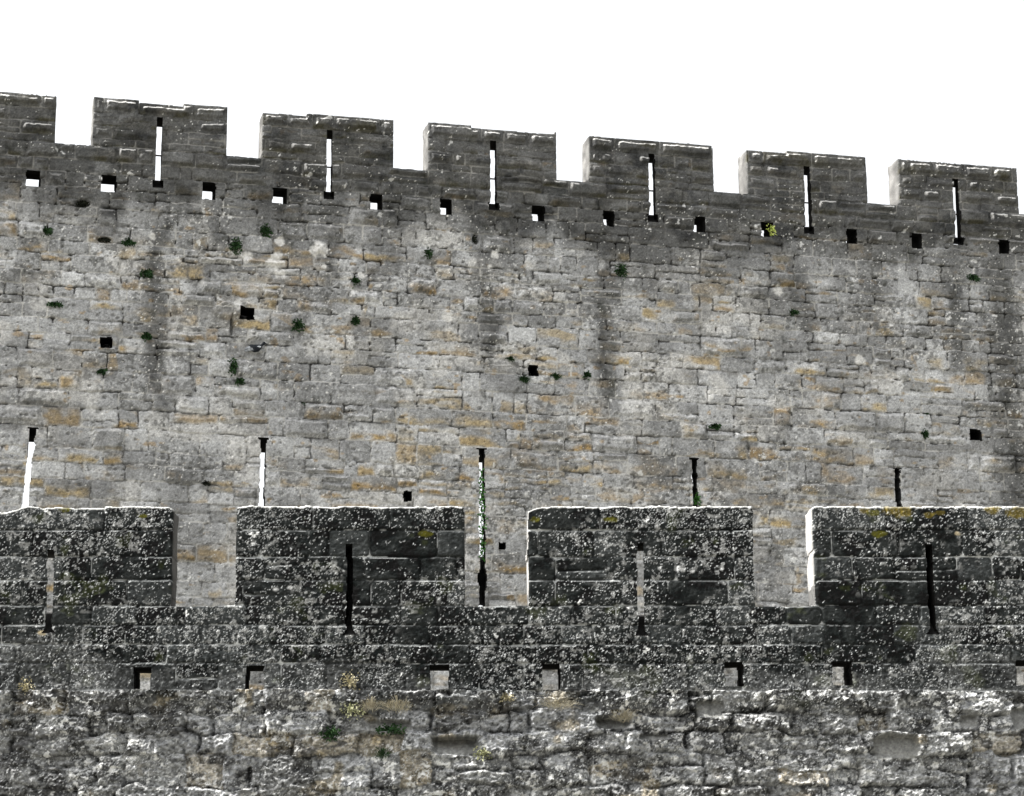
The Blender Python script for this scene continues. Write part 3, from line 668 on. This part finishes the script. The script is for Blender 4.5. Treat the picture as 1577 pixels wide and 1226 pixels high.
B = [
 (70, 356, .10, .07, "leafy", GREEN, "dark green weed below the far left merlon, highest weed at the left edge"),
 (198, 374, .09, .06, "leafy", GREEN, "green weed just left of the small white lichen disc under the leftmost full merlon"),
 (363, 378, .09, .14, "leafy", GREEN, "tall bright green weed left of the big white lichen rosettes"),
 (409, 355, .08, .09, "leafy", GREEN, "dark weed above the white lichen rosettes, under the second crenel"),
 (226, 421, .08, .08, "leafy", GREEN, "upper weed of the dark vertical streak at the left"),
 (226, 518, .07, .06, "leafy", GREEN, "lower weed of the dark vertical streak, level with the square hole at the left"),
 (158, 572, .06, .05, "leafy", GREEN, "small weed directly below the square putlog hole at the left"),
 (357, 564, .065, .12, "leafy", GREEN, "upright dark green oval weed below the roosting pigeon"),
 (369, 588, .07, .06, "moss", GREEN, "low dark weed just right of and below the upright oval weed"),
 (458, 501, .09, .11, "leafy", GREEN, "dark green weed hanging in a joint right of the hole with the rounded stone"),
 (547, 494, .06, .07, "leafy", GREEN, "small weed among ochre stones right of the hanging dark green weed"),
 (548, 432, .07, .09, "leafy", GREEN, "weed beside a white lichen spot and ochre stone under the second full merlon"),
 (806, 582, .10, .09, "grass", GREEN, "spiky weed at the left foot of the small central putlog hole"),
 (855, 577, .10, .09, "grass", GREEN, "spiky weed right of the small central putlog hole"),
 (904, 578, .04, .06, "leafy", GREEN, "tiny weed farthest right in the row beside the central putlog hole"),
 (786, 552, .06, .04, "moss", GREEN, "small dark weed above and left of the central putlog hole"),
 (957, 416, .09, .13, "leafy", GREEN, "dark weed at the head of the central black streak"),
 (728, 368, .07, .10, "moss", MOSS, "black moss clump left of the round white lichen disc"),
 (660, 391, .05, .10, "moss", GREEN, "narrow dark weed in a vertical joint under the middle merlon"),
 (1498, 428, .10, .06, "leafy", GREEN, "green weed under the rightmost merlon"),
 (1222, 481, .08, .06, "moss", GREEN, "dark weed in a joint right of the white lichen rosette at the right"),
 (1101, 657, .08, .04, "leafy", GREEN, "flat green weed above the arrow slit with the small fern"),
 (1424, 668, .06, .08, "leafy", GREEN, "green weed left of the small square hole at the right edge"),
 (1427, 638, .05, .05, "moss", GREEN, "dark little weed on ochre stones above the weed by the right edge hole"),
 (465, 621, .07, .05, "moss", GREEN, "dark weed on a bed joint between the pigeon and the second arrow slit"),
 (85, 470, .11, .05, "moss", GREEN, "olive weed on a ledge above the square hole at the left edge"),
 (128, 313, .14, .08, "moss", MOSS, "broad black moss patch under the drain hole left of the first full merlon"),
 (163, 368, .13, .06, "moss", MOSS, "black moss clump filling a cavity below the leftmost crenel"),
 (318, 745, .05, .04, "moss", MOSS, "tiny dark clump low on the wall above the first near crenel"),
]
for i, (px, py, ru, rz, st, mt, lb) in enumerate(B): plant(W, px, py, ru, rz, st, mt, lb, group=WG, seed=i)
plant(W, 1187, 353, .07, .12, "leafy", LIME, "bright lime green weed sprouting from a drain hole near the top", seed=91, n=60)
plant(W, 1073, 769, .045, .11, "leafy", IVY, "small green fern at the foot of the fourth arrow slit", name="fern", seed=92, n=70)
# the creeper that fills the middle arrow slit
def creeper(px, y0, y1):
    rg = random.Random(4); V, Q = [], []
    u, z1 = BACK.at(px, y0); _, z0 = BACK.at(px, y1); L = z1 - z0
    stem = [(.012 * math.sin(k * 1.9), .03, k / 14 * L) for k in range(15)]
    V, Q = tube(stem, .005, 4); V = list(V)
    for i in range(210):
        c_ = rg.random(); zz = L * rg.random()
        p = np.array([rg.gauss(0, .028), rg.uniform(-.05, .10), zz])
        d_ = np.array([rg.uniform(-1, 1), rg.uniform(-.8, .1), rg.uniform(-.8, .5)]); d_ *= rg.uniform(.022, .042) / np.linalg.norm(d_)
        sd = np.cross(d_, [rg.uniform(-.5, .5), -1, rg.uniform(-.3, .3)]); sd *= .016 / np.linalg.norm(sd)
        b = len(V); V += [p - sd * .4, p + sd * .4, p + d_ * .4 + sd, p + d_ * .4 - sd, p + d_ + sd * .1, p + d_ - sd * .1]
        Q += [(b, b + 1, b + 2, b + 3), (b + 3, b + 2, b + 4, b + 5)]
    o = link("creeper", quad_mesh("creeper", V, Q, None, False), None, [IVY]); o.location = to_world(BACK, u, z0, .0); o.rotation_euler = (0, 0, BACK.yaw)
    tag(o, "bright green creeper trailing down inside the middle arrow slit", "plant", kind="thing")
creeper(742.5, 722, 862)
G = "dry plants on the ledge of the near wall"
A = [
 (540, 1052, .07, .09, "succ", GOLD, "golden dry stonecrop highest on the ledge left of centre", "stonecrop"),
 (541, 1094, .09, .08, "succ", PALE, "pale yellow green stonecrop below the golden one", "stonecrop"),
 (612, 1082, .10, .08, "grass", DRY, "dry straw tuft over the shallow cavity right of the stonecrop", "dry_grass"),
 (572, 1082, .06, .07, "grass", DRY, "small straw tuft between the stonecrop and the larger straw tuft", "dry_grass"),
 (600, 1124, .10, .04, "leafy", GREEN, "dark green plant inside the shallow cavity under the straw tufts", "wall_weed"),
 (588, 1156, .07, .06, "grass", GREEN, "dark grassy weed left of the big pale rounded stone", "wall_weed"),
 (856, 1080, .11, .07, "grass", DRY, "dry straw tuft under a drain hole right of centre", "dry_grass"),
 (780, 1076, .06, .03, "succ", GOLD, "flat golden stonecrop on the ledge between two drain holes", "stonecrop"),
 (42, 1060, .05, .08, "succ", GOLD, "yellow stonecrop at the left edge of the near wall", "stonecrop"),
 (744, 1160, .07, .05, "succ", PALE, "pale stonecrop at the right end of the dark recess", "stonecrop"),
 (510, 1130, .06, .05, "leafy", GREEN, "green weed at the left below the stonecrop", "wall_weed"),
 (960, 1098, .10, .07, "grass", DRY, "bleached grass tuft above the dark gap right of centre", "dry_grass"),
]
for i, (px, py, ru, rz, st, mt, lb, nm) in enumerate(A): plant(FW, px, py, ru, rz, st, mt, lb, name=nm, group=G, seed=40 + i, n=170)

# pigeon sitting in a small recess of the tall wall
def pigeon(px, py):
    u, z = BACK.at(px, py)
    root = bpy.data.objects.new("pigeon", None); SC.collection.objects.link(root)
    root.location = to_world(BACK, u, z, surf(W, u, z) + .045); root.rotation_euler = (0, 0, BACK.yaw)
    tag(root, "dark grey and white pigeon roosting in a recess of the tall wall", "bird", kind="thing"); root.scale = (1.3,) * 3
    prof = [(-.105, -.006, .006, .014), (-.085, .0, .020, .016), (-.06, .008, .036, .030), (-.015, .0, .046, .040), (.03, .004, .042, .040), (.060, .022, .028, .028), (.075, .045, .020, .020), (.086, .062, .022, .020), (.102, .066, .016, .015), (.112, .062, .006, .006), (.128, .058, .003, .003)]
    V, Q = [], []; n = 12
    for x, zz, rz_, ry in prof:
        for k in range(n):
            a = k * 2 * math.pi / n; V.append((x, ry * math.cos(a), zz + rz_ * math.sin(a)))
    for i in range(len(prof) - 1):
        for k in range(n): Q.append((i * n + k, i * n + (k + 1) % n, (i + 1) * n + (k + 1) % n, (i + 1) * n + k))
    link("body", quad_mesh("body", V, Q), root, [plain("slate_feather", (.010, .012, .016), .6, (.024, .027, .032), 30)])
    for sgn in (-1, 1):
        V, Q = [], []
        for i in range(9):
            x = .055 - i * .022; hw = .028 * math.sin(math.pi * (i + .8) / 10.5)
            for k in range(5):
                t = k / 4 * 2 - 1; V.append((x, sgn * (.043 - .006 * t * t - .0025 * i), .014 - .004 * i + hw * t))
        for i in range(8):
            for k in range(4): Q.append((i * 5 + k, i * 5 + k + 1, i * 5 + k + 6, i * 5 + k + 5))
        link("wing", quad_mesh("wing", V, Q), root, [plain("white_barred_feather", (.014, .017, .022), .7, (.42, .44, .46), 26)])
pigeon(393, 538)
print("verts", sum(len(o.data.vertices) for o in bpy.data.objects if o.type == 'MESH'))
